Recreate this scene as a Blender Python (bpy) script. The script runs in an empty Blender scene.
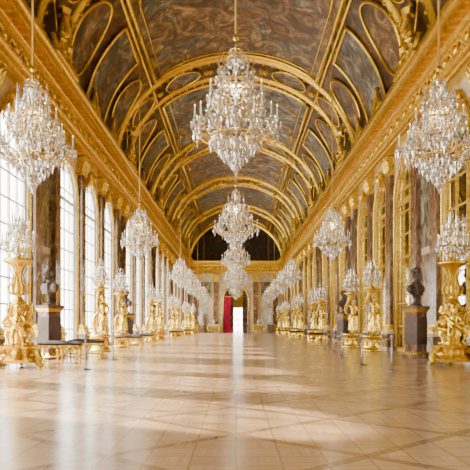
import bpy, bmesh, math, random
from mathutils import Vector, Matrix
random.seed(7)
S=bpy.context.scene
COL=S.collection
pi=math.pi

# ------------------------------------------------------------ materials
def newmat(name):
    m=bpy.data.materials.new(name); m.use_nodes=True
    nt=m.node_tree; b=nt.nodes['Principled BSDF']
    return m,nt,b
def N(nt,t,**k):
    n=nt.nodes.new(t)
    for a,v in k.items(): setattr(n,a,v)
    return n
def ramp(nt,stops):
    r=N(nt,'ShaderNodeValToRGB'); e=r.color_ramp.elements
    while len(e)<len(stops): e.new(0.5)
    for i,(p,c) in enumerate(stops):
        e[i].position=p; e[i].color=(c[0],c[1],c[2],1)
    return r
def coords(nt,scale=(1,1,1),rot=(0,0,0)):
    tc=N(nt,'ShaderNodeTexCoord'); mp=N(nt,'ShaderNodeMapping')
    mp.inputs['Scale'].default_value=scale; mp.inputs['Rotation'].default_value=rot
    nt.links.new(tc.outputs['Object'],mp.inputs[0]); return mp.outputs[0]
def noise(nt,vec,scale,detail=4,dist=0,rough=.5):
    n=N(nt,'ShaderNodeTexNoise'); n.inputs['Scale'].default_value=scale
    n.inputs['Detail'].default_value=detail; n.inputs['Distortion'].default_value=dist
    n.inputs['Roughness'].default_value=rough
    nt.links.new(vec,n.inputs['Vector']); return n.outputs['Fac']
def bump(nt,b,h,strength,dist=.02):
    n=N(nt,'ShaderNodeBump'); n.inputs['Strength'].default_value=strength; n.inputs['Distance'].default_value=dist
    nt.links.new(h,n.inputs['Height']); nt.links.new(n.outputs[0],b.inputs['Normal'])
def simple(name,col,rough=.5,metal=0,var=.15,vscale=6,bmp=0):
    m,nt,b=newmat(name)
    v=coords(nt); f=noise(nt,v,vscale)
    lo=[c*(1-var) for c in col]; hi=[min(1,c*(1+var)) for c in col]
    r=ramp(nt,[(.3,lo),(.7,hi)]); nt.links.new(f,r.inputs[0]); nt.links.new(r.outputs[0],b.inputs['Base Color'])
    b.inputs['Roughness'].default_value=rough; b.inputs['Metallic'].default_value=metal
    if bmp: bump(nt,b,noise(nt,v,vscale*4,3),bmp)
    return m
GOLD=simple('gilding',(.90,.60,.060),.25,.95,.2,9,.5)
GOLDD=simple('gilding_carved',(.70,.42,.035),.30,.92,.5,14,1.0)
WHITE=simple('painted_white_wood',(.80,.79,.74),.4)
CANDLE=simple('wax',(.95,.92,.82),.4,0,.03)
STEEL=simple('steel',(.30,.30,.31),.3,.9,.08)
RED=simple('red_velvet',(.50,.005,.05),.8,0,.3,5)
CUSH=simple('cushion_dark',(.035,.02,.012),.85,0,.2)
ROPE=simple('gold_rope',(.50,.31,.06),.5,.3,.2,30)
BRONZE=simple('dark_bronze',(.07,.035,.022),.4,.3,.2,8)
def marble(name,stops,scale=1.6,rough=.25,veins=True):
    m,nt,b=newmat(name); v=coords(nt,(1,1,.7))
    f=noise(nt,v,scale,8,1.6,.6); r=ramp(nt,stops)
    nt.links.new(f,r.inputs[0]); nt.links.new(r.outputs[0],b.inputs['Base Color'])
    b.inputs['Roughness'].default_value=rough; return m
CREAM=marble('cream_marble',[(.3,(.38,.30,.20)),(.5,(.64,.54,.39)),(.7,(.82,.74,.58))],1.2)
ROUGE=marble('rouge_marble',[(.3,(.07,.035,.022)),(.48,(.18,.10,.06)),(.6,(.30,.19,.12)),(.75,(.62,.50,.38))],2.5,.16)
GREENM=marble('green_marble',[(.3,(.04,.045,.03)),(.5,(.15,.14,.09)),(.7,(.42,.38,.27))],2.5,.16)
BUSTM=marble('bust_marble',[(.3,(.025,.014,.01)),(.5,(.06,.035,.024)),(.75,(.16,.10,.07))],5,.45)
STATW=marble('statue_white',[(.3,(.6,.57,.52)),(.7,(.85,.82,.77))],3,.4)
# emission flame
m,nt,b=newmat('candle_flame'); b.inputs['Emission Color'].default_value=(1,.72,.38,1); b.inputs['Emission Strength'].default_value=8
v=coords(nt); r=ramp(nt,[(.4,(1,.8,.5)),(.6,(1,.9,.7))]); nt.links.new(noise(nt,v,5),r.inputs[0]); nt.links.new(r.outputs[0],b.inputs['Base Color']); FLAME=m
# crystal
m,nt,b=newmat('cut_crystal')
v=coords(nt); r=ramp(nt,[(.38,(.50,.45,.38)),(.56,(.98,.97,.95))]); nt.links.new(noise(nt,v,22,1),r.inputs[0]); nt.links.new(r.outputs[0],b.inputs['Base Color'])
b.inputs['Roughness'].default_value=.05; b.inputs['Specular IOR Level'].default_value=1.0; b.inputs['Metallic'].default_value=.6
tr=N(nt,'ShaderNodeBsdfTransparent'); mx=N(nt,'ShaderNodeMixShader'); mx.inputs[0].default_value=.72
nt.links.new(tr.outputs[0],mx.inputs[1]); nt.links.new(b.outputs[0],mx.inputs[2]); nt.links.new(mx.outputs[0],nt.nodes['Material Output'].inputs[0]); CRYS=m
# window glass
m,nt,b=newmat('window_glass'); tr=N(nt,'ShaderNodeBsdfTransparent'); gl=N(nt,'ShaderNodeBsdfGlossy'); gl.inputs['Roughness'].default_value=.02
mx=N(nt,'ShaderNodeMixShader'); mx.inputs[0].default_value=.05
v=coords(nt); r=ramp(nt,[(.3,(.95,.97,.98)),(.7,(1,1,1))]); nt.links.new(noise(nt,v,.8),r.inputs[0]); nt.links.new(r.outputs[0],tr.inputs[0])
nt.links.new(tr.outputs[0],mx.inputs[1]); nt.links.new(gl.outputs[0],mx.inputs[2]); nt.links.new(mx.outputs[0],nt.nodes['Material Output'].inputs[0]); GLASS=m
# old mirror
m,nt,b=newmat('aged_mirror'); v=coords(nt); r=ramp(nt,[(.3,(.74,.75,.72)),(.7,(.86,.87,.85))]); nt.links.new(noise(nt,v,1.5,5),r.inputs[0]); nt.links.new(r.outputs[0],b.inputs['Base Color'])
b.inputs['Metallic'].default_value=1; b.inputs['Roughness'].default_value=.03; MIRROR=m
# parquet
m,nt,b=newmat('versailles_parquet')
v=coords(nt,(1,1,1),(0,0,pi/4))
bk=N(nt,'ShaderNodeTexBrick'); bk.offset=0; bk.inputs['Scale'].default_value=1
for k,x in (('Brick Width',1.2),('Row Height',1.2),('Mortar Size',.05)): bk.inputs[k].default_value=x
bk.inputs['Color1'].default_value=(.70,.46,.25,1); bk.inputs['Color2'].default_value=(.60,.38,.20,1); bk.inputs['Mortar'].default_value=(.42,.25,.12,1)
nt.links.new(v,bk.inputs['Vector'])
# wood strips: alternate weave direction inside the panels
v2=coords(nt)
chk=N(nt,'ShaderNodeTexChecker'); chk.inputs['Scale'].default_value=1/.2828; nt.links.new(v2,chk.inputs['Vector'])
ga=noise(nt,coords(nt,(30,2,1)),1,3); gb=noise(nt,coords(nt,(2,30,1)),1,3)
gm=N(nt,'ShaderNodeMix',data_type='FLOAT'); nt.links.new(chk.outputs['Fac'],gm.inputs[0]); nt.links.new(ga,gm.inputs[2]); nt.links.new(gb,gm.inputs[3])
gr=ramp(nt,[(.3,(.74,.69,.62)),(.7,(1.0,1.0,1.0))]); nt.links.new(gm.outputs[0],gr.inputs[0])
b2=N(nt,'ShaderNodeTexBrick'); b2.offset=0; b2.inputs['Scale'].default_value=1
for k,x in (('Brick Width',.2828),('Row Height',.2828),('Mortar Size',.008)): b2.inputs[k].default_value=x
b2.inputs['Color1'].default_value=(1,1,1,1); b2.inputs['Color2'].default_value=(.80,.77,.70,1); b2.inputs['Mortar'].default_value=(.6,.52,.44,1)
nt.links.new(v2,b2.inputs['Vector'])
mm=N(nt,'ShaderNodeMix',data_type='RGBA',blend_type='MULTIPLY'); mm.inputs[0].default_value=.8
nt.links.new(bk.outputs['Color'],mm.inputs[6]); nt.links.new(b2.outputs['Color'],mm.inputs[7])
m3=N(nt,'ShaderNodeMix',data_type='RGBA',blend_type='MULTIPLY'); m3.inputs[0].default_value=1
nt.links.new(mm.outputs[2],m3.inputs[6]); nt.links.new(gr.outputs[0],m3.inputs[7]); nt.links.new(m3.outputs[2],b.inputs['Base Color'])
b.inputs['Roughness'].default_value=.20; b.inputs['Specular IOR Level'].default_value=.65
bump(nt,b,noise(nt,v2,2.5,3),.08,.03); PARQ=m
# painted vault
def painted(name,tint,blue=.56):
    m,nt,b=newmat(name); v=coords(nt,(1,.8,1))
    f=noise(nt,v,1.25,9,1.8,.66)
    r1=ramp(nt,[(.28,(.012,.007,.003)),(.42,(.068,.037,.015)),(.52,(.165,.098,.045)),(.62,(.36,.25,.13)),(.74,(.78,.65,.44))])
    r2=ramp(nt,[(.28,(.012,.013,.013)),(.42,(.05,.05,.045)),(.52,(.13,.13,.12)),(.62,(.30,.29,.24)),(.74,(.70,.63,.50))])
    nt.links.new(f,r1.inputs[0]); nt.links.new(f,r2.inputs[0])
    f2=noise(nt,v,.7,3,.8); r3=ramp(nt,[(blue-.05,(0,0,0)),(blue+.05,(1,1,1))]); nt.links.new(f2,r3.inputs[0])
    mx=N(nt,'ShaderNodeMix',data_type='RGBA'); nt.links.new(r3.outputs[0],mx.inputs[0])
    nt.links.new(r1.outputs[0],mx.inputs[6]); nt.links.new(r2.outputs[0],mx.inputs[7])
    m2=N(nt,'ShaderNodeMix',data_type='RGBA',blend_type='MULTIPLY'); m2.inputs[0].default_value=1
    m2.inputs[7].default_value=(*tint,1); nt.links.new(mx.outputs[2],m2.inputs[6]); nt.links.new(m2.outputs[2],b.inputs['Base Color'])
    b.inputs['Roughness'].default_value=.55; return m
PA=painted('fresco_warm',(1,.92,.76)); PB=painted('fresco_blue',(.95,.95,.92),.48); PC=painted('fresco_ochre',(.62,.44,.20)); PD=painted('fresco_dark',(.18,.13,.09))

# ------------------------------------------------------------ mesh builder
class MB:
    def __init__(s): s.v=[];s.f=[];s.m=[];s.sm=[];s.mats=[]
    def mi(s,mat):
        if mat is None: mat=GOLD
        if mat not in s.mats: s.mats.append(mat)
        return s.mats.index(mat)
    def add(s,vs,fs,mat,smooth=False,M=None):
        o=len(s.v)
        s.v+= [tuple(M@Vector(p)) for p in vs] if M else [tuple(p) for p in vs]
        k=s.mi(mat)
        for f in fs: s.f.append([i+o for i in f]); s.m.append(k); s.sm.append(smooth)
    def box(s,a,b,mat,M=None):
        x0,y0,z0=a;x1,y1,z1=b
        vs=[(x0,y0,z0),(x1,y0,z0),(x1,y1,z0),(x0,y1,z0),(x0,y0,z1),(x1,y0,z1),(x1,y1,z1),(x0,y1,z1)]
        s.add(vs,[(0,3,2,1),(4,5,6,7),(0,1,5,4),(1,2,6,5),(2,3,7,6),(3,0,4,7)],mat,False,M)
    def frust(s,c,z0,z1,hx0,hy0,hx1,hy1,mat):
        x,y=c
        vs=[(x+i*hx0,y+j*hy0,z0) for i,j in((-1,-1),(1,-1),(1,1),(-1,1))]+[(x+i*hx1,y+j*hy1,z1) for i,j in((-1,-1),(1,-1),(1,1),(-1,1))]
        s.add(vs,[(0,3,2,1),(4,5,6,7),(0,1,5,4),(1,2,6,5),(2,3,7,6),(3,0,4,7)],mat)
    def lathe(s,prof,mat,c=(0,0,0),seg=16,smooth=True,M=None,fold=None):
        vs=[];fs=[]
        for r,z in prof:
            for i in range(seg):
                a=2*pi*i/seg; rr=r*(fold(a,z) if fold else 1)
                vs.append((c[0]+rr*math.cos(a),c[1]+rr*math.sin(a),c[2]+z))
        n=len(prof)
        for j in range(n-1):
            for i in range(seg):
                i2=(i+1)%seg; fs.append((j*seg+i,j*seg+i2,(j+1)*seg+i2,(j+1)*seg+i))
        fs.append(tuple(range(seg))[::-1]); fs.append(tuple((n-1)*seg+i for i in range(seg)))
        s.add(vs,fs,mat,smooth,M)
    def sph(s,c,r,mat=None,seg=10,M=None):
        if not hasattr(r,'__len__'): r=(r,r,r)
        n=max(4,seg//2+1); vs=[];fs=[]
        for j in range(1,n):
            t=pi*j/n
            for i in range(seg):
                a=2*pi*i/seg; vs.append((c[0]+r[0]*math.sin(t)*math.cos(a),c[1]+r[1]*math.sin(t)*math.sin(a),c[2]-r[2]*math.cos(t)))
        b0=len(vs); vs.append((c[0],c[1],c[2]-r[2])); vs.append((c[0],c[1],c[2]+r[2]))
        for j in range(n-2):
            for i in range(seg):
                i2=(i+1)%seg; fs.append((j*seg+i,j*seg+i2,(j+1)*seg+i2,(j+1)*seg+i))
        for i in range(seg):
            i2=(i+1)%seg; fs.append((b0,i2,i)); fs.append((b0+1,(n-2)*seg+i,(n-2)*seg+i2))
        s.add(vs,fs,mat,True,M)
    def tube(s,pts,rad,mat,seg=6,smooth=True,closed=False,M=None):
        pts=[Vector(p) for p in pts]; n=len(pts)
        if not hasattr(rad,'__len__'): rad=[rad]*n
        vs=[];fs=[];prev=None
        for i,p in enumerate(pts):
            if closed: t=pts[(i+1)%n]-pts[i-1]
            else: t=pts[min(i+1,n-1)]-pts[max(i-1,0)]
            if t.length<1e-9: t=Vector((0,0,1))
            t.normalize()
            if prev is None:
                up=Vector((0,0,1)) if abs(t.z)<.9 else Vector((1,0,0)); a=t.cross(up).normalized()
            else:
                a=prev-t*prev.dot(t)
                a=a.normalized() if a.length>1e-6 else t.orthogonal().normalized()
            prev=a; b=t.cross(a)
            for k in range(seg):
                w=2*pi*k/seg; vs.append(p+(a*math.cos(w)+b*math.sin(w))*rad[i])
        for j in range(n if closed else n-1):
            j2=(j+1)%n
            for k in range(seg):
                k2=(k+1)%seg; fs.append((j*seg+k,j*seg+k2,j2*seg+k2,j2*seg+k))
        if not closed:
            fs.append(tuple(range(seg))[::-1]); fs.append(tuple((n-1)*seg+k for k in range(seg)))
        s.add(vs,fs,mat,smooth,M)
    def cap(s,p0,p1,r0,r1,mat=None,seg=10):
        p0=Vector(p0);p1=Vector(p1);d=p1-p0
        if d.length<1e-6: s.sph(p0,r0,mat,seg);return
        t=d.normalized();pts=[];rad=[]
        for k in range(5):
            a=pi/2*k/4; pts.append(p0-t*r0*math.cos(a)); rad.append(max(1e-4,r0*math.sin(a)))
        for k in range(1,5):
            a=pi/2*k/4; pts.append(p1+t*r1*math.sin(a)); rad.append(max(1e-4,r1*math.cos(a)))
        pts.insert(5,p1); rad.insert(5,r1)
        s.tube(pts,rad,mat,seg)
    def drop(s,c,w,h,mat,hu=None):
        x,y,z=c; hu=h*.3 if hu is None else hu
        a=random.random()*1.5
        vs=[(x+w*math.cos(a+k*pi/2),y+w*math.sin(a+k*pi/2),z) for k in range(4)]+[(x,y,z+hu),(x,y,z-h)]
        s.add(vs,[(0,1,4),(1,2,4),(2,3,4),(3,0,4),(1,0,5),(2,1,5),(3,2,5),(0,3,5)],mat)
    def addmesh(s,me,mat,M=None,smooth=True):
        s.add([v.co.copy() for v in me.vertices],[tuple(p.vertices) for p in me.polygons],mat,smooth,M)
    def mesh(s,name):
        me=bpy.data.meshes.new(name); me.from_pydata([tuple(p) for p in s.v],[],s.f)
        for m in s.mats: me.materials.append(m)
        me.polygons.foreach_set('material_index',s.m); me.polygons.foreach_set('use_smooth',s.sm)
        me.update(); return me
    def obj(s,name,loc=(0,0,0),rz=0):
        return inst(name,s.mesh(name),loc,rz)
def inst(name,me,loc=(0,0,0),rz=0,sc=1):
    o=bpy.data.objects.new(name,me); COL.objects.link(o); o.location=loc; o.rotation_euler=(0,0,rz)
    o.scale=(sc,sc,sc); return o
def fuse(mb,voxel,smooth=3):
    me=mb.mesh('tmp'); o=bpy.data.objects.new('tmp',me); COL.objects.link(o)
    r=o.modifiers.new('r','REMESH'); r.mode='VOXEL'; r.voxel_size=voxel
    sm=o.modifiers.new('s','SMOOTH'); sm.iterations=smooth; sm.factor=.5
    dg=bpy.context.evaluated_depsgraph_get(); dg.update()
    out=bpy.data.meshes.new_from_object(o.evaluated_get(dg))
    bpy.data.objects.remove(o); return out

# ------------------------------------------------------------ dimensions
W=5.25; Y0=-5.0; Y1=72.5; ZT=7.9
groups=[(-2.4,.8,4.0),(9.0,12.2,15.4),(20.4,23.6,26.8),(31.8,35.0,38.2),(43.2,46.4,49.6),(54.6,57.8,61.0),(66.0,69.2)]
CEN=[c for g in groups for c in g]
narrow=[c+1.6 for g in groups for c in g[:-1]]
wide=[6.5,17.9,29.3,40.7,52.1,63.5]
A=1.15; ZS=4.75; NA=14
def arcpts(c,a=A,zs=ZS,n=NA):
    return [(c-a*math.cos(pi*k/n),zs+a*math.sin(pi*k/n)) for k in range(n+1)]

# floor / ground
mb=MB(); mb.box((-W-.3,Y0,-.2),(W+.3,Y1+8.5,0),PARQ); mb.obj('floor')
GRAV=simple('pale_gravel',(.62,.58,.50),.9,0,.15,2)
mb=MB(); mb.box((-60,-40,-.5),(-W-.35,110,-.3),GRAV); mb.obj('garden_terrace')

def wall_side(sx,name,rec):
    mb=MB(); x=sx*W
    def q(pts): mb.add(pts,[tuple(range(len(pts)))],CREAM)
    edges=[Y0]+[e for c in CEN for e in (c-A,c+A)]+[Y1]
    for i in range(0,len(edges),2):
        a,b=edges[i],edges[i+1]
        q([(x,a,0),(x,b,0),(x,b,ZT),(x,a,ZT)])
    xr=x+sx*rec
    for c in CEN:
        P=arcpts(c)
        for k in range(NA):
            (ya,za),(yb,zb)=P[k],P[k+1]
            q([(x,ya,za),(x,yb,zb),(x,yb,ZT),(x,ya,ZT)])
        path=[(c-A,0)]+P+[(c+A,0)]
        for k in range(len(path)-1):
            (ya,za),(yb,zb)=path[k],path[k+1]
            q([(x,ya,za),(x,yb,zb),(xr,yb,zb),(xr,ya,za)])
    # raised marble panels on the wide piers
    for wy in wide:
        mb.box((min(x,x-sx*.05),wy-.55,3.0),(max(x,x-sx*.05),wy+.55,5.6),GREENM)
        mb.box((min(x,x-sx*.05),wy-.55,.3),(max(x,x-sx*.05),wy+.55,2.8),ROUGE)
    # dado between the piers
    for i in range(0,len(edges),2):
        a,b=edges[i],edges[i+1]
        mb.box((min(x,x-sx*.1),a,0),(max(x,x-sx*.1),b,.16),ROUGE)
    return mb.obj(name)
wall_side(-1,'wall_left',.18); wall_side(1,'wall_right',.10)

# windows & mirrors (local mesh, centre y=0)
def glazed(sx,rec,bar,pane,nc,zstep,bw,name):
    mb=MB(); x=0
    P=arcpts(0,A-.03,ZS)
    outer=[(x,-A+.03,.05)]+[(x,a,b) for a,b in P]+[(x,A-.03,.05)]
    mb.tube(outer,.05,bar,6)
    mb.box((-.05,-A+.03,.0),(.05,A-.03,.12),bar)
    for k in range(1,nc):
        y=-A+2*A*k/nc; zt=ZS+math.sqrt(max(0,A*A-y*y))-.04
        w=bw*(1.6 if (nc%2==0 and k==nc//2) else 1)
        mb.box((-.025,y-w,.1),(.025,y+w,zt),bar)
    z=.1+zstep
    while z<ZS+A-.15:
        hw=A-.04 if z<ZS else math.sqrt(A*A-(z-ZS)**2)-.03
        mb.box((-.02,-hw,z-bw),(.02,hw,z+bw),bar); z+=zstep
    mb.box((-.035,-A+.03,ZS-.05),(.035,A-.03,ZS+.05),bar)
    poly=[(sx*.015,-A+.02,.05)]+[(sx*.015,a,b) for a,b in P]+[(sx*.015,A-.02,.05)]
    mb.add(poly,[tuple(range(len(poly)))],pane)
    return mb.mesh(name)
wm=glazed(-1,.18,WHITE,GLASS,4,.62,.020,'window'); mm_=glazed(1,.1,GOLDD,MIRROR,3,.72,.012,'mirror')
for i,c in enumerate(CEN):
    inst('window_%d'%(i+1),wm,(-W-.10,c,0))
    inst('arched_mirror',mm_,(W+.06,c,0))
# archivolts + keystones, one linked mesh
mb=MB()
P=arcpts(0,A+.10,ZS,18)
path=[(0,-A-.10,.16)]+[(0,a,b) for a,b in P]+[(0,A+.10,.16)]
mb.tube(path,.04,GOLD,6)
P=arcpts(0,A+.2,ZS,18); mb.tube([(0,a,b) for a,b in P],.03,GOLDD,5)
# keystone mask
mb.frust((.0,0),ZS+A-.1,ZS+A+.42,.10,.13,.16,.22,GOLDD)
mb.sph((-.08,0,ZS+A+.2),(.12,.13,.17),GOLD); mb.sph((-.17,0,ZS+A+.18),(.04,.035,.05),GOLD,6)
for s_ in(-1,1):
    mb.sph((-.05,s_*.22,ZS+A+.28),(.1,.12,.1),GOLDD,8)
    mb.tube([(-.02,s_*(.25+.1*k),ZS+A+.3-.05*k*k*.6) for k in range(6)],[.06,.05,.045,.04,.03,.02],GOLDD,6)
trim=mb.mesh('archivolt')
k=1
for sx,rz in((-1,pi),(1,0)):
    for c in CEN:
        inst('trim_%d'%k,trim,(sx*(W-.02),c,0),rz); k+=1

# pilaster mesh: local x = towards room(-x side, so built for right wall), y along wall
mb=MB()
mb.box((-.26,-.38,0),(0,.38,.55),ROUGE); mb.box((-.29,-.41,.55),(0,.41,.63),CREAM); mb.box((-.29,-.41,0),(0,.41,.12),CREAM)
mb.box((-.24,-.36,.63),(0,.36,.72),GOLD); mb.box((-.21,-.33,.72),(0,.33,.80),GOLDD); mb.box((-.18,-.31,.80),(0,.31,.86),GOLD)
mb.box((-.15,-.28,.86),(0,.28,5.85),ROUGE)
mb.box((-.17,-.30,5.82),(0,.30,5.90),GOLD)
# corinthian capital
mb.frust((-.10,0),5.9,6.42,.10,.28,.16,.36,GOLDD)
for row,(z,n,wy,px) in enumerate(((5.95,5,.27,.19),(6.12,4,.29,.23))):
    for i in range(n):
        y=-wy+2*wy*i/(n-1)
        mb.tube([(-px+.04,y,z),(-px,y,z+.12),(-px-.05,y,z+.2),(-px-.09,y,z+.17)],[.06,.065,.05,.015],GOLD,6)
for s_ in(-1,1):
    sp=[(-.24-.02*t/8,s_*(.28+.075*math.cos(t*.8)*(1-t/10)),6.38+.075*math.sin(t*.8)*(1-t/10)) for t in range(9)]
    mb.tube(sp,.028,GOLD,6)
mb.sph((-.27,0,6.43),(.05,.07,.07),GOLD,8)
mb.box((-.30,-.40,6.46),(0,.40,6.54),GOLD)
pil=mb.mesh('marble_pilaster')
for sx,rz in((-1,pi),(1,0)):
    for y in narrow: inst('marble_pilaster',pil,(sx*W,y,0),rz)
    for y in wide:
        for d in(-.92,.92): inst('marble_pilaster',pil,(sx*W,y+d,0),rz)
    inst('marble_pilaster',pil,(sx*W,Y1-.9,0),rz); 

# entablature along the sides
prof=[(0,6.54),(.24,6.54),(.24,6.68),(.28,6.68),(.28,6.84),(.34,6.86),(.34,6.92),(.22,6.94),(.22,7.36),(.28,7.38),(.30,7.46),(.34,7.48),(.34,7.60),(.56,7.62),(.58,7.78),(.64,7.80),(.66,7.90),(0,7.90)]
def entab(name,sx):
    mb=MB(); n=len(prof)
    ya,yb=Y0,Y1
    vs=[(sx*(W-px),ya,z) for px,z in prof]+[(sx*(W-px),yb,z) for px,z in prof]
    for i in range(n-1):
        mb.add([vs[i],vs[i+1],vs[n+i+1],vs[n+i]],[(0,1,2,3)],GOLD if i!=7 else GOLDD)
    y=Y0+.2
    j=0
    while y<Y1-.1:
        X=lambda d: sx*(W-d)
        a,b=sorted((X(.30),X(.54)))
        mb.box((a,y-.07,7.48),(b,y+.07,7.61),GOLD)
        if j%2==0:
            mb.sph((X(.24),y,7.15),(.07,.13,.14),GOLD,8)
            mb.sph((X(.30),y,7.15),(.05,.05,.05),GOLDD,6)
        else:
            mb.tube([(X(.25),y-.17,7.05),(X(.28),y-.06,7.22),(X(.28),y+.06,7.10),(X(.25),y+.17,7.25)],[.02,.045,.045,.02],GOLD,5)
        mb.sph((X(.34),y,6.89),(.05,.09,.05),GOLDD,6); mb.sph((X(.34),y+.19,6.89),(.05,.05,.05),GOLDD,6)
        y+=.38; j+=1
    return mb.obj(name)
entab('trim_cornice_left',-1); entab('trim_cornice_right',1)

# ------------------------------------------------------------ vault
VA=W-.05; VB=4.5; VZ=7.88
def vp(th,y,off=0): return ((VA-off)*math.cos(th),y,VZ+(VB-off)*math.sin(th))
mb=MB(); nt_=40; ny=20
for i in range(nt_):
    t0=pi*i/nt_;t1=pi*(i+1)/nt_
    mb.add([vp(t0,Y0),vp(t1,Y0),vp(t1,Y1),vp(t0,Y1)],[(0,1,2,3)],PC,True)
mb.obj('ceiling')
def patch(mb,ya,yb,ta,tb,off,mat,n=14):
    vs=[];fs=[]
    for k in range(n+1):
        t=ta+(tb-ta)*k/n
        vs+= [vp(t,ya,off),vp(t,yb,off)]
    for k in range(n): fs.append((2*k,2*k+1,2*k+3,2*k+2))
    mb.add(vs,fs,mat,True)
def rib(mb,y,w,th,mat):
    n=40; vs=[];fs=[]
    for k in range(n+1):
        t=pi*k/n
        vs+=[vp(t,y-w,0),vp(t,y-w*.8,th),vp(t,y+w*.8,th),vp(t,y+w,0)]
    for k in range(n):
        for j in range(3): fs.append((4*k+j,4*k+j+1,4*k+5+j,4*k+4+j))
    mb.add(vs,fs,mat,True)
def frame(mb,ya,yb,ta,tb,r,mat,off=.05,oval=False):
    pts=[]
    if oval:
        for k in range(28):
            a=2*pi*k/28; pts.append(vp((ta+tb)/2+(tb-ta)/2*math.sin(a),(ya+yb)/2+(yb-ya)/2*math.cos(a),off))
    else:
        n=14
        for k in range(n+1): pts.append(vp(ta+(tb-ta)*k/n,ya,off))
        pts.append(vp(tb,(ya+yb)/2,off+.02))
        for k in range(n+1): pts.append(vp(tb-(tb-ta)*k/n,yb,off))
        pts.append(vp(ta,(ya+yb)/2,off+.02))
    mb.tube(pts,r,mat,6,closed=True)
def ovalpatch(mb,ya,yb,ta,tb,off,mat):
    pts=[vp((ta+tb)/2,(ya+yb)/2,off)]
    for k in range(28):
        a=2*pi*k/28; pts.append(vp((ta+tb)/2+(tb-ta)/2*math.sin(a),(ya+yb)/2+(yb-ya)/2*math.cos(a),off))
    mb.add(pts,[(0,1+k,1+(k+1)%28) for k in range(28)],mat,True)
mp=MB(); mr=MB()
D=pi/180
for wy in wide:
    for d in(-1.05,1.05):
        rib(mr,wy+d,.13,.14,GOLD)
        for k in range(2,39):
            t=pi*k/40; p=vp(t,wy+d,.17); mr.sph(p,(.06,.08,.06),GOLDD,6)
    # medallions between the double ribs
    for tc in (35,62,90,118,145):
        ovalpatch(mp,wy-.72,wy+.72,(tc-9)*D,(tc+9)*D,.06,PB if tc in(62,118) else PA)
        frame(mr,wy-.74,wy+.74,(tc-9.5)*D,(tc+9.5)*D,.055,GOLD,.09,True)
        for e in(-13,13): mr.sph(vp((tc+e)*D,wy,.08),(.12,.2,.12),GOLDD,8)
for gi,g in enumerate(groups):
    a=g[0]-1.3; b=g[-1]+1.3
    c=(a+b)/2
    # central large painting
    patch(mp,a+.35,b-.35,48*D,132*D,.04,PB if gi%2 else PA)
    frame(mr,a+.35,b-.35,48*D,132*D,.09,GOLD,.08)
    frame(mr,a+.6,b-.6,52*D,128*D,.03,GOLD,.06)
    for s0,s1 in((8,43),(137,172)):
        lo,hi=s0*D,s1*D
        if len(g)==3:
            for cc,w,mt in((g[0],1.15,PA),(g[1],1.45,PB),(g[2],1.15,PA)):
                if cc==g[1]:
                    patch(mp,cc-w,cc+w,lo,hi,.05,mt); frame(mr,cc-w,cc+w,lo,hi,.07,GOLD,.08)
                else:
                    ovalpatch(mp,cc-w+.05,cc+w-.2,lo+.04,hi-.04,.05,mt); frame(mr,cc-w+.05,cc+w-.2,lo+.04,hi-.04,.06,GOLD,.08,True)
        else:
            for cc in g:
                ovalpatch(mp,cc-1.1,cc+1.1,lo+.04,hi-.04,.05,PB); frame(mr,cc-1.1,cc+1.1,lo+.04,hi-.04,.06,GOLD,.08,True)
mp.obj('ceiling_fresco'); 
# lower gold band just above cornice
for t in (4*D,pi-4*D,45.5*D,pi-45.5*D):
    mr.tube([vp(t,Y0+.1,.05),vp(t,Y1-.1,.05)],.06,GOLD,6)
rib(mr,Y1-.25,.2,.25,GOLD)
mr.obj('trim_vault_ribs')

# ------------------------------------------------------------ end wall, salon, back wall
mb=MB(); EA=1.3; EZ=3.75
def arcx(a,zs,n=16): return [(-a*math.cos(pi*k/n),zs+a*math.sin(pi*k/n)) for k in range(n+1)]
y=Y1
mb.add([(-W,y,0),(-EA,y,0),(-EA,y,ZT),(-W,y,ZT)],[(0,1,2,3)],CREAM)
mb.add([(W,y,0),(EA,y,0),(EA,y,ZT),(W,y,ZT)],[(3,2,1,0)],CREAM)
P=arcx(EA,EZ)
for k in range(16):
    (a,b),(c,d)=P[k],P[k+1]
    mb.add([(a,y,b),(c,y,d),(c,y,ZT),(a,y,ZT)],[(0,1,2,3)],CREAM)
path=[(-EA,0)]+P+[(EA,0)]
for k in range(len(path)-1):
    (a,b),(c,d)=path[k],path[k+1]
    mb.add([(a,y,b),(c,y,d),(c,y+.5,d),(a,y+.5,b)],[(0,1,2,3)],ROUGE)
# lunette
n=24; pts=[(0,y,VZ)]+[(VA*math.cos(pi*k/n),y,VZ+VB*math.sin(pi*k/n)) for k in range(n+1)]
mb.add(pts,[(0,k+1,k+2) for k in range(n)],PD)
# marble panels with gold frames
for s_ in(-1,1):
    for x0,x1,z0,z1,mt in((1.9,2.5,.9,5.6,ROUGE),(4.1,4.7,.9,5.6,ROUGE),(2.75,3.85,3.9,5.6,GREENM)):
        a,b=sorted((s_*x0,s_*x1)); mb.box((a,y-.08,z0),(b,y,z1),mt)
        mb.tube([(a,y-.09,z0),(a,y-.09,z1),(b,y-.09,z1),(b,y-.09,z0)],.045,GOLD,5,False,True)
    for xc in(2.2,4.4):
        mb.frust((s_*xc,y-.1),5.75,6.4,.3,.1,.42,.18,GOLDD)
        mb.box((s_*xc-.42,y-.2,.3),(s_*xc+.42,y,.8),GOLDD)
mb.tube([(a,y-.05,b) for a,b in [(-EA-.1,0)]+arcx(EA+.1,EZ)+[(EA+.1,0)]],.09,GOLD,6)
mb.frust((0,y-.12),EZ+EA,6.4,.25,.1,.5,.2,GOLDD)
mb.obj('wall_end')
mb=MB(); n=len(prof)
for i in range(n-1):
    (pa,za),(pb,zb)=prof[i],prof[i+1]
    mb.add([(-W,Y1-pa,za),(-W,Y1-pb,zb),(W,Y1-pb,zb),(W,Y1-pa,za)],[(0,1,2,3)],GOLD if i!=7 else GOLDD)
x=-W+.3
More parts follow.
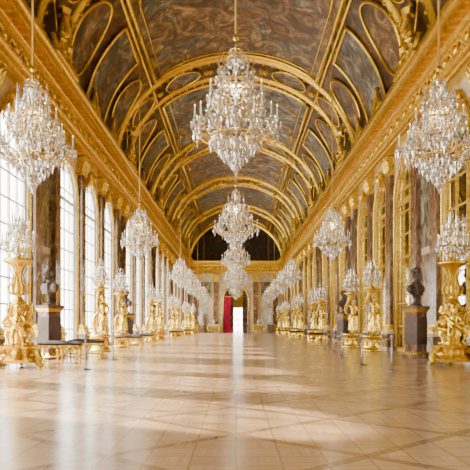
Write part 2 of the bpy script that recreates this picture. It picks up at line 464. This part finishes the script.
while x<W:
    mb.box((x-.07,Y1-.54,7.48),(x+.07,Y1-.3,7.61),GOLD); mb.sph((x,Y1-.24,7.15),(.13,.07,.14),GOLD,8); x+=.38
mb.obj('trim_cornice_end')
# salon behind
mb=MB(); YS=Y1+8
def q(p,m=CREAM): mb.add(p,[tuple(range(len(p)))],m)
q([(-5.4,Y1+.5,0),(-5.4,YS,0),(-5.4,YS,6),(-5.4,Y1+.5,6)]); q([(5.4,Y1+.5,0),(5.4,YS,0),(5.4,YS,6),(5.4,Y1+.5,6)])
q([(-5.4,Y1+.5,6),(-5.4,YS,6),(5.4,YS,6),(5.4,Y1+.5,6)])
for a,b,c,d in((-5.4,-.35,0,6),(.85,5.4,0,6),(-.35,.85,3.0,6)): q([(a,YS,c),(b,YS,c),(b,YS,d),(a,YS,d)],ROUGE if c==0 else GOLDD)
q([(-5.4,Y1+.5,0),(-EA,Y1+.5,0),(-EA,Y1+.5,6),(-5.4,Y1+.5,6)]); q([(5.4,Y1+.5,0),(EA,Y1+.5,0),(EA,Y1+.5,6),(5.4,Y1+.5,6)])
mb.obj('wall_salon')
mb=MB(); 
for x in(-.32,.25,.82): mb.box((x-.04,-.04,0),(x+.04,.04,3.0),WHITE)
for z in(.05,.8,1.5,2.2,2.96): mb.box((-.35,-.03,z-.03),(.85,.03,z+.03),WHITE)
mb.obj('window_18',(0,YS,0))
# back wall with a panelled double door
mb=MB()
mb.add([(-W,Y0,0),(W,Y0,0),(W,Y0,ZT),(-W,Y0,ZT)],[(0,1,2,3)],CREAM)
pts=[(0,Y0,VZ)]+[(VA*math.cos(pi*k/24),Y0,VZ+VB*math.sin(pi*k/24)) for k in range(25)]
mb.add(pts,[(0,k+1,k+2) for k in range(24)],PC)
mb.obj('wall_back')
mb=MB(); mb.box((-1.2,Y0+.01,0),(1.2,Y0+.08,3.8),WHITE)
for s_ in(-1,1):
    for z0,z1 in((.2,1.2),(1.4,2.4),(2.6,3.6)):
        a,b=sorted((s_*.15,s_*1.05)); mb.tube([(a,Y0+.1,z0),(a,Y0+.1,z1),(b,Y0+.1,z1),(b,Y0+.1,z0)],.03,GOLD,5,False,True)
mb.obj('door_1')

# red curtain
mb=MB(); vs=[];fs=[]
nx=40;nz=10
for j in range(nz+1):
    z=3.95*j/nz
    for i in range(nx+1):
        u=i/nx; xx=-1.32+u*(.95-.25*math.sin(pi*min(1,z/3.9)))
        vs.append((xx,Y1-.22+.07*math.sin(u*34)*(1-.3*j/nz),z))
for j in range(nz):
    for i in range(nx): fs.append((j*(nx+1)+i,j*(nx+1)+i+1,(j+1)*(nx+1)+i+1,(j+1)*(nx+1)+i))
mb.add(vs,fs,RED,True); mb.tube([(-1.5,Y1-.2,3.97),(1.5,Y1-.2,3.97)],.04,GOLD,8)
mb.obj('red_curtain')

# ------------------------------------------------------------ chandeliers
def crystal_arm(mb,a,r,z0,z1,s=1,spike=False):
    ca,sa=math.cos(a),math.sin(a)
    pts=[]
    for k in range(9):
        u=k/8; rr=.03+(r-.03)*u; z=z0+(z1-z0)*u-.16*s*math.sin(pi*u)*(1-.2*u)+.05*s*math.sin(2*pi*u)
        pts.append((rr*ca,rr*sa,z))
    mb.tube(pts,.011*s+.003,GOLD,5)
    x,y=r*ca,r*sa
    mb.lathe([(.012,-.03),(.05*s,-.005),(.075*s,.02),(.02,.02),(.025*s,.05),(.028*s,.09)],CRYS,(x,y,z1),8,False)
    if spike: mb.drop((x,y,z1+.12),.03*s,.05,CRYS,.34*s)
    else:
        mb.lathe([(.013,0),(.012,.17*s)],CANDLE,(x,y,z1+.08),6)
        mb.drop((x,y,z1+.10+.17*s),.009,.015,FLAME,.035)
    for k in range(5):
        b=a+2*pi*k/5; mb.drop((x+.06*s*math.cos(b),y+.06*s*math.sin(b),z1-.03),.017*s+.004,.10*s,CRYS)
    mb.drop((x,y,z1-.12),.03*s,.14*s,CRYS)
    for u in(.35,.65): 
        p=pts[int(u*8)]; mb.drop((p[0],p[1],p[2]-.05),.022*s,.11*s,CRYS)
def swag(mb,p,q,sag,n,w,h):
    p=Vector(p);q=Vector(q)
    for k in range(n+1):
        u=k/n; c=p.lerp(q,u); c.z-=sag*4*u*(1-u); mb.drop(c,w,h,CRYS,h*.8)
def chandelier(rope):
    mb=MB()
    mb.lathe([(.001,.28),(.05,.3),(.03,.4),(.09,.5),(.12,.56),(.05,.62),(.03,.75),(.07,.85),(.10,.95),(.04,1.05),(.03,1.2),(.08,1.3),(.08,1.36),(.03,1.45),(.025,1.65),(.06,1.75),(.08,1.8),(.03,1.9),(.02,2.05)],CRYS,(0,0,0),10,False)
    mb.tube([(0,0,.25),(0,0,2.15)],.012,GOLD,6)
    mb.sph((0,0,.12),.09,CRYS,8); mb.drop((0,0,.03),.04,.1,CRYS)
    # basket
    for j,(r,z) in enumerate(((.12,.22),(.20,.28),(.28,.36),(.35,.45),(.40,.55))):
        n=int(12+j*5)
        for k in range(n):
            a=2*pi*(k+.5*j)/n; mb.drop((r*math.cos(a),r*math.sin(a),z),.025,.10,CRYS)
    mb.tube([(.4*math.cos(2*pi*k/24),.4*math.sin(2*pi*k/24),.6) for k in range(24)],.014,GOLD,5,closed=True)
    n1=16
    for k in range(n1):
        a=2*pi*k/n1; r=.69 if k%2 else .56; z=.72 if k%2 else .86
        crystal_arm(mb,a,r,.62,z)
        swag(mb,(.16*math.cos(a),.16*math.sin(a),1.50),(r*.97*math.cos(a),r*.97*math.sin(a),z+.03),.16,11,.018,.035)
        a2=a+2*pi/n1; r2=.56 if k%2 else .69; z2=.86 if k%2 else .72
        swag(mb,(r*math.cos(a),r*math.sin(a),z),(r2*math.cos(a2),r2*math.sin(a2),z2),.10,7,.016,.04)
        swag(mb,(.4*math.cos(a),.4*math.sin(a),.6),(r*math.cos(a),r*math.sin(a),z),.08,6,.016,.04)
    for k in range(10):
        a=2*pi*(k+.5)/10; crystal_arm(mb,a,.42,1.02,1.18,.9,k%2==0)
        swag(mb,(.12*math.cos(a),.12*math.sin(a),1.85),(.41*math.cos(a),.41*math.sin(a),1.20),.12,10,.017,.035)
    for k in range(8):
        a=2*pi*k/8; crystal_arm(mb,a,.27,1.42,1.52,.8,True)
    for r,z,n in((.17,1.50,12),(.14,1.83,12),(.10,1.95,8),(.24,1.28,16),(.14,.88,12),(.30,1.02,18)):
        mb.tube([(r*math.cos(2*pi*k/16),r*math.sin(2*pi*k/16),z) for k in range(16)],.012,GOLD,5,closed=True)
        for k in range(n):
            a=2*pi*k/n; mb.drop((r*math.cos(a),r*math.sin(a),z-.04),.024,.12,CRYS)
    mb.lathe([(.001,2.1),(.05,2.13),(.03,2.2),(.001,2.24)],GOLD,(0,0,0),8)
    mb.tube([(0,0,2.2),(0,0,rope)],.022,ROPE,6)
    mb.lathe([(.001,rope-.35),(.06,rope-.3),(.1,rope-.15),(.16,rope-.02)],GOLD,(0,0,0),10)
    return mb.mesh('crystal_chandelier')
zc=3.25; zs_=2.9; SS=.86
chc=chandelier(VZ+VB-zc-.02)
xs=3.1
chs=chandelier((VZ+VB*math.sqrt(1-(xs/VA)**2)-zs_)/SS-.05)
def lamp(e,par):
    l=bpy.data.lights.new('candle_light','POINT'); l.energy=e; l.color=(1,.78,.50); l.shadow_soft_size=.10
    o=bpy.data.objects.new('candle_light',l); COL.objects.link(o); o.parent=par
    o.location=(0,0,1.36)
for i,y in enumerate((10.4,21.3,32,42.5,53,64)):
    o=inst('crystal_chandelier',chc,(0,y,zc),i*.3); lamp(85 if i<2 else 45,o)
for i,y in enumerate((10.0,21.1,36.5,44,53,63)):
    for sx in(-1,1):
        o=inst('crystal_chandelier',chs,(sx*xs,y,zs_),i*.4+sx,SS); lamp(55 if i<2 else 35,o)

# ------------------------------------------------------------ sculpture
def hand(mb,w,d,s,up=Vector((0,0,1))):
    """palm + five fingers from wrist w in direction d"""
    w=Vector(w); d=Vector(d).normalized(); side=d.cross(up); side=side.normalized() if side.length>.01 else Vector((1,0,0))
    nrm=side.cross(d)
    pe=w+d*.05*s
    for k in(-1,0,1): mb.cap(w+side*.008*k*s,pe+side*.016*k*s,.016*s,.013*s)
    for k,L in zip((-1.5,-.5,.5,1.5),(.030,.038,.040,.034)):
        b=pe+side*.012*k*s; m=b+d*L*.5*s+nrm*.006*s; e=m+d*L*.5*s-nrm*.010*s
        mb.cap(b,m,.0085*s,.008*s,None,6); mb.cap(m,e,.008*s,.006*s,None,6)
    mb.cap(w+side*.016*s+d*.015*s,w+side*.042*s+d*.045*s,.011*s,.008*s,None,6)
def head(mb,c,s,curls=True,child=False):
    x,y,z=c
    mb.sph((x,y-.004*s,z+.012*s),(.052*s,.062*s,.062*s)); mb.sph((x,y+.014*s,z-.022*s),(.040*s,.045*s,.048*s))
    mb.cap((x,y+.060*s,z+.008*s),(x,y+.074*s,z-.016*s),.006*s,.011*s,None,6)
    mb.cap((x-.014*s,y+.056*s,z-.036*s),(x+.014*s,y+.056*s,z-.036*s),.007*s,.007*s,None,6)
    mb.sph((x,y+.048*s,z-.058*s),(.018*s,.016*s,.014*s),None,8)
    for e in(-1,1):
        mb.cap((x+e*.010*s,y+.056*s,z+.018*s),(x+e*.034*s,y+.046*s,z+.018*s),.007*s,.006*s,None,6)
        mb.sph((x+e*.021*s,y+.050*s,z+.004*s),.008*s,None,6)
        mb.sph((x+e*.053*s,y-.002*s,z-.005*s),(.008*s,.014*s,.02*s),None,6)
    if curls:
        for k in range(26):
            a=random.uniform(0,2*pi); t=random.uniform(0,1.45)
            px=.054*math.sin(t)*math.cos(a); py=.062*math.sin(t)*math.sin(a)-.008; pz=.066*math.cos(t)+.014
            if py>.03 and pz<.045: continue
            mb.sph((x+px*s,y+py*s,z+pz*s),.019*s,None,6)
def nymph():
    mb=MB(); s=1.25
    def V(*p): return Vector(p)*s
    def cap(a,b,r0,r1): mb.cap(V(*a),V(*b),r0*s,r1*s)
    cap((0,0,.50),(0,.01,.60),.088,.068); cap((0,.01,.60),(0,0,.73),.066,.088); cap((0,0,.73),(0,0,.78),.085,.07)
    for e in(-1,1):
        mb.sph(V(e*.042,.065,.725),.036*s); cap((0,0,.795),(e*.095,0,.79),.04,.036)
    cap((0,0,.80),(0,.008,.87),.032,.028)
    head(mb,V(0,.015,.925),s); mb.sph(V(0,-.07,.945),.03*s)
    cap((.10,0,.79),(.185,.03,.87),.034,.026); cap((.185,.03,.87),(.15,.04,1.00),.026,.018); hand(mb,V(.15,.04,1.0),(-.1,.05,1),s,Vector((0,1,0)))
    cap((-.10,0,.79),(-.165,.02,.65),.034,.027); cap((-.165,.02,.65),(-.09,.12,.60),.026,.018); hand(mb,V(-.09,.12,.60),(.8,.6,.1),s)
    # legs
    cap((.055,0,.50),(.07,.04,.28),.072,.046); cap((.07,.04,.28),(.06,-.01,.06),.044,.024); cap((.06,-.01,.03),(.075,.085,.02),.024,.016)
    cap((-.055,0,.50),(-.06,.075,.29),.072,.046); cap((-.06,.075,.29),(-.09,-.02,.07),.044,.024); cap((-.09,-.02,.035),(-.11,.07,.02),.024,.016)
    # drapery
    mb.lathe([(.07*s,.58*s),(.105*s,.52*s),(.12*s,.42*s),(.125*s,.30*s),(.135*s,.18*s),(.155*s,.09*s)][::-1],None,(0,.005,0),48,True,None,lambda a,z:1+.09*math.sin(a*9+z*4)+.05*math.sin(a*5-z*6))
    for k in range(7):
        a=-1.2+k*.25; mb.tube([V(-.11+.03*k,.10,.60-.01*k),V(.02+.01*k,.13,.50-.02*k),V(.13,.03,.42-.03*k)],.014*s,None,6)
    mb.tube([V(.12,-.02,.58),V(.2,-.08,.45),V(.19,-.12,.28),V(.16,-.13,.1)],[.03*s,.05*s,.06*s,.03*s],None,8)
    return fuse(mb,.0125,2)
def putto(arms=0):
    mb=MB(); s=.82
    def V(*p): return Vector(p)*s
    def cap(a,b,r0,r1): mb.cap(V(*a),V(*b),r0*s,r1*s)
    cap((0,0,.42),(0,.02,.52),.105,.10); cap((0,.02,.52),(0,0,.68),.10,.095); mb.sph(V(0,.06,.50),.085*s)
    for e in(-1,1): cap((0,0,.70),(e*.10,0,.70),.05,.048)
    cap((0,0,.72),(0,0,.78),.045,.045); head(mb,V(0,.02,.87),s*1.55)
    cap((.12,0,.70),(.22,.05,.80),.05,.04); cap((.22,.05,.80),(.18,.04,.95),.038,.028); hand(mb,V(.18,.04,.95),(-.1,0,1),s*1.1,Vector((0,1,0)))
    cap((-.12,0,.70),(-.20,.06,.56),.05,.042); cap((-.20,.06,.56),(-.10,.16,.53),.04,.028); hand(mb,V(-.10,.16,.53),(.7,.7,0),s*1.1)
    cap((.07,0,.40),(.10,.10,.24),.085,.058); cap((.10,.10,.24),(.09,.0,.07),.055,.035); cap((.09,0,.035),(.11,.1,.03),.036,.026)
    cap((-.07,0,.40),(-.11,.04,.23),.085,.058); cap((-.11,.04,.23),(-.12,-.04,.07),.055,.035); cap((-.12,-.04,.035),(-.14,.06,.03),.036,.026)
    mb.tube([V(.16,-.02,.66),V(.02,.13,.52),V(-.14,.08,.40),V(-.12,-.1,.36),V(.05,-.12,.45)],[.03*s,.05*s,.055*s,.05*s,.02*s],None,8)
    return fuse(mb,.0125,2)
NY=nymph(); PU=putto()

def girandole(mb,z,s=1.0,cx=0,cy=0):
    """crystal candelabrum standing at height z"""
    sub=MB()
    sub.lathe([(.14,0),(.15,.02),(.06,.05),(.03,.12),(.06,.2),(.03,.28),(.02,.75),(.04,.8),(.001,.9)],GOLD,(0,0,0),12)
    for n,r,z0,z1,sp in((9,.30,.22,.30,False),(6,.21,.40,.50,False),(5,.12,.58,.66,True)):
        for k in range(n):
            a=2*pi*(k+.3*n)/n; crystal_arm(sub,a,r,z0,z1,.8,sp)
            swag(sub,(.03*math.cos(a),.03*math.sin(a),.86),(r*math.cos(a),r*math.sin(a),z1),.06,8,.013,.028)
    for k in range(14):
        a=2*pi*k/14; sub.drop((.13*math.cos(a),.13*math.sin(a),.22),.02,.1,CRYS)
    sub.drop((0,0,.95),.03,.05,CRYS,.12)
    M=Matrix.Translation((cx,cy,z))@Matrix.Scale(s,4)
    for mat in sub.mats:
        k=sub.mats.index(mat)
        ids=[i for i,m in enumerate(sub.m) if m==k]
        used=sorted({v for i in ids for v in sub.f[i]}); mp_={v:j for j,v in enumerate(used)}
        mb.add([sub.v[v] for v in used],[[mp_[v] for v in sub.f[i]] for i in ids],mat,False,M)

# type A: nymph torchere (front +y)
mb=MB()
mb.lathe([(.34,0),(.34,.06),(.30,.09),(.27,.14),(.26,.40),(.30,.44),(.33,.47),(.33,.52),(.24,.55)],GOLD,(0,0,0),20)
for k in range(8):
    a=2*pi*k/8; mb.sph((.27*math.cos(a),.27*math.sin(a),.27),(.05,.05,.09),GOLDD,8)
    b=2*pi*(k+1)/8; mb.tube([(.28*math.cos(a+(b-a)*t/4),.28*math.sin(a+(b-a)*t/4),.38-.05*math.sin(pi*t/4)) for t in range(5)],.018,GOLD,5)
mb.addmesh(NY,GOLD,Matrix.Translation((-.10,0,.54)))
# cornucopia
cp=[(.03,.12,1.22),(.12,.17,1.30),(.18,.14,1.42),(.17,.09,1.56),(.12,.04,1.70),(.06,.0,1.82),(.0,0,1.93)]
mb.tube(cp,[.015,.035,.05,.055,.06,.08,.12],GOLDD,12)
for k in range(12):
    a=2*pi*k/12; mb.sph((.11*math.cos(a),.11*math.sin(a),1.95),.04,GOLDD,6)
mb.lathe([(.05,1.92),(.12,1.97),(.24,2.0),(.27,2.03),(.25,2.06),(.001,2.06)],GOLD,(0,0,0),20)
girandole(mb,2.06,.88)
TA=mb.mesh('gilded_nymph_torchere')
# type B: big putti torchere
mb=MB()
mb.lathe([(.46,0.10),(.47,.16),(.42,.20),(.36,.24),(.34,.34),(.38,.38),(.40,.42),(.30,.46)],GOLD,(0,0,0),6,False)
for k in range(3):
    a=2*pi*k/3+pi/6+pi; ca,sa=math.cos(a),math.sin(a)
    mb.tube([(.30*ca,.30*sa,.34),(.44*ca,.44*sa,.30),(.50*ca,.50*sa,.18),(.46*ca,.46*sa,.07),(.52*ca,.52*sa,.045),(.57*ca,.57*sa,.07)],[.05,.07,.07,.06,.045,.03],GOLDD,8)
    a+=pi/3; ca,sa=math.cos(a),math.sin(a)
    mb.sph((.37*ca,.37*sa,.29),(.1,.1,.09),GOLDD,10)
    mb.addmesh(PU,GOLD,Matrix.Translation((.19*ca,.19*sa,.45))@Matrix.Rotation(a-pi/2,4,'Z'))
mb.lathe([(.20,.44),(.14,.5),(.10,.7),(.12,.9),(.08,1.0),(.13,1.12),(.17,1.22),(.16,1.30),(.08,1.38),(.06,1.45),(.10,1.52),(.07,1.6),(.06,1.8),(.09,1.95),(.16,2.05),(.27,2.10),(.30,2.14),(.27,2.17),(.001,2.17)],GOLD,(0,0,0),20,True,None,lambda a,z:1+.04*math.cos(a*10))
for k in range(6):
    a=2*pi*k/6; ca,sa=math.cos(a),math.sin(a)
    mb.tube([(.08*ca,.08*sa,1.45),(.18*ca,.18*sa,1.50),(.20*ca,.20*sa,1.62),(.12*ca,.12*sa,1.68),(.09*ca,.09*sa,1.85),(.17*ca,.17*sa,2.0)],[.02,.03,.03,.025,.02,.02],GOLDD,6)
    mb.sph((.17*ca,.17*sa,1.2),(.05,.05,.07),GOLDD,8)
girandole(mb,2.17,1.0)
TB=mb.mesh('gilded_putti_torchere')
for x,y in((-4.35,13.1),(4.5,13.6)):
    inst('gilded_putti_torchere',TB,(x,y,0),pi*.6 if x>0 else -pi*.6)
for y in (21.0,24.7,33.6,37.0,44.8,48.2,56.2,59.6,66.4):
    for sx in(-1,1):
        inst('gilded_nymph_torchere',TA,(sx*4.35,y,0),(pi/2 if sx>0 else -pi/2)+(pi*.25 if sx>0 else -pi*.25))

# busts on pedestals
def bust():
    mb=MB(); s=2.3
    head(mb,(0,.03,.80),s,True)
    mb.cap((0,0,.55),(0,.02,.72),.085,.07)
    mb.sph((0,0,.42),(.23,.13,.16)); mb.sph((-.2,0,.44),(.10,.11,.12)); mb.sph((.2,0,.44),(.10,.11,.12))
    mb.cap((0,.02,.40),(0,.02,.22),.14,.06)
    for k in range(7):
        z=.30+.04*k; mb.tube([(-.25+.02*k,-.02,z+.12),(-.08,.14,z-.01),(.10,.14,z),(.26-.02*k,0,z+.08)],.022,None,6)
    mb.lathe([(.12,.06),(.07,.10),(.06,.2),(.09,.26)],None,(0,0,0),14)
    return fuse(mb,.012,2)
BU=bust()
mb=MB()
mb.box((-.25,-.25,0),(.25,.25,.10),ROUGE); mb.frust((0,0),.10,.16,.24,.24,.20,.20,GOLD); mb.box((-.19,-.19,.16),(.19,.19,1.18),ROUGE)
mb.frust((0,0),1.18,1.26,.20,.20,.24,.24,GOLD); mb.box((-.25,-.25,1.26),(.25,.25,1.34),ROUGE)
mb.box((-.20,-.20,.35),(.20,.20,1.05),BRONZE)
mb.lathe([(.15,1.34),(.15,1.38),(.11,1.41)],BUSTM,(0,0,0),16)
mb.addmesh(BU,BUSTM,Matrix.Translation((0,0,1.33)))
BP=mb.mesh('marble_bust_on_pedestal')
for y in wide:
    for sx in(-1,1): inst('marble_bust_on_pedestal',BP,(sx*4.64,y-1.0-(.6 if sx<0 else 0),0),pi+.6*sx)

# trophies on the cornice
mb=MB()
mb.sph((0,.05,.75),(.40,.16,.55),GOLD,16)
mb.tube([(.44*math.cos(2*pi*k/20),.14,.75+.6*math.sin(2*pi*k/20)) for k in range(20)],.06,GOLDD,6,closed=True)
mb.lathe([(.2,1.38),(.14,1.42),(.2,1.56),(.05,1.5)],GOLD,(0,.1,0),8,False)
for e in(-1,1):
    mb.addmesh(PU,GOLD,Matrix.Translation((e*.58,.08,.12))@Matrix.Scale(1.35,4)@Matrix.Rotation(-e*.5,4,'Y')@(Matrix.Identity(4) if e<0 else Matrix.Scale(-1,4,(1,0,0))))
    mb.tube([(e*.1,.1,.15),(e*.5,.16,.08),(e*.95,.12,.2),(e*1.15,.1,.42),(e*.98,.1,.5)],[.1,.12,.1,.07,.03],GOLDD,8)
    mb.tube([(e*.2,0,.3),(e*.85,.05,1.5)],.03,GOLD,6); mb.sph((e*.85,.05,1.5),(.1,.06,.16),GOLD,8)
    for k in range(6): mb.sph((e*(.15+.13*k),.18,.10+.03*(k%2)),(.09,.07,.1),GOLDD,7)
mb.box((-1.1,-.10,0),(1.1,.25,.08),GOLD)
TR=mb.mesh('gilded_trophy')
mb=MB()
mb.box((-.35,-.10,0),(.35,.22,.07),GOLD)
mb.sph((0,.05,.42),(.24,.12,.33),GOLD,14); mb.tube([(.26*math.cos(2*pi*k/16),.12,.42+.36*math.sin(2*pi*k/16)) for k in range(16)],.045,GOLDD,6,closed=True)
for e in(-1,1): mb.tube([(e*.1,.1,.1),(e*.4,.12,.08),(e*.52,.12,.28),(e*.4,.12,.4),(e*.34,.12,.3)],[.08,.09,.07,.05,.02],GOLDD,8)
mb.lathe([(.1,.75),(.05,.8),(.1,.9),(.02,.95)],GOLD,(0,.08,0),8)
TS=mb.mesh('gilded_cartouche')
for sx in(-1,1):
    rz=pi/2 if sx>0 else -pi/2
    for y in wide: inst('gilded_trophy',TR,(sx*(W-.46),y,7.9),rz)
    for y in narrow: inst('gilded_cartouche',TS,(sx*(W-.42),y,7.9),rz)

# benches
mb=MB()
L,Dp=.46,.21
mb.box((-L,-Dp,.35),(L,Dp,.40),GOLDD)
vs=[];fs=[];nx,nyy=12,6
mb.box((-L*.97,-Dp*.96,.40),(L*.97,Dp*.96,.44),CUSH)
for j in range(nyy+1):
    for i in range(nx+1):
        u=i/nx*2-1;v=j/nyy*2-1
        vs.append((u*L*.98,v*Dp*.97,.44+.06*(1-u**6)*(1-v**4)))
for j in range(nyy):
    for i in range(nx): a=j*(nx+1)+i; fs.append((a,a+1,a+nx+2,a+nx+1))
mb.add(vs,fs,CUSH,True)
for i in(-1,0,1):
    for j in(-1,1):
        x,y=i*(L-.05),j*(Dp-.04)
        mb.tube([(x,y,.36),(x,y+.02*j,.26),(x,y-.01*j,.14),(x,y+.02*j,.04),(x,y+.03*j,0)],[.035,.04,.024,.02,.03],GOLD,8)
mb.tube([(-L+.05,0,.12),(0,0,.15),(L-.05,0,.12)],.02,GOLD,6)
for k in range(8): mb.sph((-.385+.11*k,-Dp,.36),(.045,.02,.03),GOLDD,6); mb.sph((-.385+.11*k,Dp,.36),(.045,.02,.03),GOLDD,6)
BE=mb.mesh('upholstered_bench')
for x,y,r in((-3.95,14.7,.0),(-3.8,16.5,.0),(-3.75,22.9,0),(-3.8,26.6,.0),(3.8,30.5,0),(-3.8,41.5,0),(3.8,41.5,0),(-3.8,52.6,0),(3.8,52.6,0)):
    inst('upholstered_bench',BE,(x,y,0),r)
# console tables + statues at end
mb=MB()
mb.box((-.75,-.25,.84),(.75,.25,.92),CREAM); mb.box((-.70,-.22,.70),(.70,.22,.84),GOLDD)
for i in(-1,1):
    for j in(-1,1): mb.tube([(i*.62,j*.17,.72),(i*.66,j*.19,.5),(i*.55,j*.15,.2),(i*.6,j*.18,0)],[.05,.06,.035,.05],GOLD,8)
mb.tube([(-.57,0,.2),(0,0,.28),(.57,0,.2)],.03,GOLD,6)
mb.lathe([(.1,.92),(.06,.96),(.16,1.15),(.18,1.25),(.08,1.36),(.1,1.42),(.001,1.44)],STATW,(0,0,0),14)
CT=mb.mesh('gilded_console_table')
for x in(-2.45,2.45,): inst('gilded_console_table',CT,(x,Y1-1.0,0))
mb=MB(); mb.box((-.32,-.32,0),(.32,.32,.9),ROUGE); mb.box((-.36,-.36,.9),(.36,.36,.98),CREAM)
mb.addmesh(NY,STATW,Matrix.Translation((0,0,.98))@Matrix.Scale(1.35,4)@Matrix.Rotation(pi,4,'Z'))
ST=mb.mesh('marble_statue')
for x in(-3.8,3.8): inst('marble_statue',ST,(x,Y1-.75,0))

# stanchions with cord
def stan(pts,name):
    root=bpy.data.objects.new(name,None); COL.objects.link(root); root.location=(pts[0][0],pts[0][1],0)
    mb=MB()
    ox,oy=pts[0]
    for x,y in pts:
        mb.lathe([(.11,0),(.11,.012),(.04,.025),(.015,.035),(.015,.60),(.028,.62),(.028,.65),(.001,.67)],STEEL,(x-ox,y-oy,0),12)
    o=mb.obj('posts'); o.parent=root
    mb=MB()
    for a,b in zip(pts[:-1],pts[1:]):
        mb.tube([(a[0]+(b[0]-a[0])*t/10-ox,a[1]+(b[1]-a[1])*t/10-oy,.62-.10*4*(t/10)*(1-t/10)) for t in range(11)],.006,STEEL,5)
    o=mb.obj('cord'); o.parent=root
stan([(2.9,12.2),(2.67,13.9),(2.8,17.3),(3.1,20.8),(3.3,24.5)],'barrier_stanchions')
stan([(-2.85,12.4),(-3.0,16.0)],'barrier_stanchions')

# ------------------------------------------------------------ light
w=bpy.data.worlds.new('sky'); S.world=w; w.use_nodes=True; nt=w.node_tree
bg=nt.nodes['Background']; tc=N(nt,'ShaderNodeTexCoord'); sp=N(nt,'ShaderNodeSeparateXYZ'); nt.links.new(tc.outputs['Generated'],sp.inputs[0])
r=ramp(nt,[(.0,(1,.95,.86)),(.15,(1,.97,.90)),(1,(.88,.93,1))]); nt.links.new(sp.outputs[2],r.inputs[0]); nt.links.new(r.outputs[0],bg.inputs[0]); bg.inputs[1].default_value=15
for c in CEN:
    l=bpy.data.lights.new('window_portal','AREA'); l.shape='RECTANGLE'; l.size=2.3; l.size_y=5.9
    l.cycles.is_portal=True
    o=bpy.data.objects.new('window_portal',l); COL.objects.link(o); o.location=(-W-.3,c,2.95)
    # local -Z -> +X ; local X -> -Y ; local Y -> Z
    R=Matrix(((0,0,-1),(-1,0,0),(0,1,0)))
    o.rotation_euler=R.to_euler()
l=bpy.data.lights.new('sun','SUN'); l.energy=24; l.angle=math.radians(1.5); l.color=(1,.90,.74)
o=bpy.data.objects.new('sun',l); COL.objects.link(o); o.location=(-20,20,20)
o.rotation_euler=Vector((1,-.55,-.9)).to_track_quat('-Z','Y').to_euler()

# ------------------------------------------------------------ camera
cam=bpy.data.cameras.new('camera'); cam.sensor_width=36; cam.lens=655/470*36; cam.shift_y=90/470; cam.shift_x=-1/470; cam.clip_end=500
o=bpy.data.objects.new('camera',cam); COL.objects.link(o); o.location=(0,0,.85); o.rotation_euler=(pi/2,0,0); S.camera=o
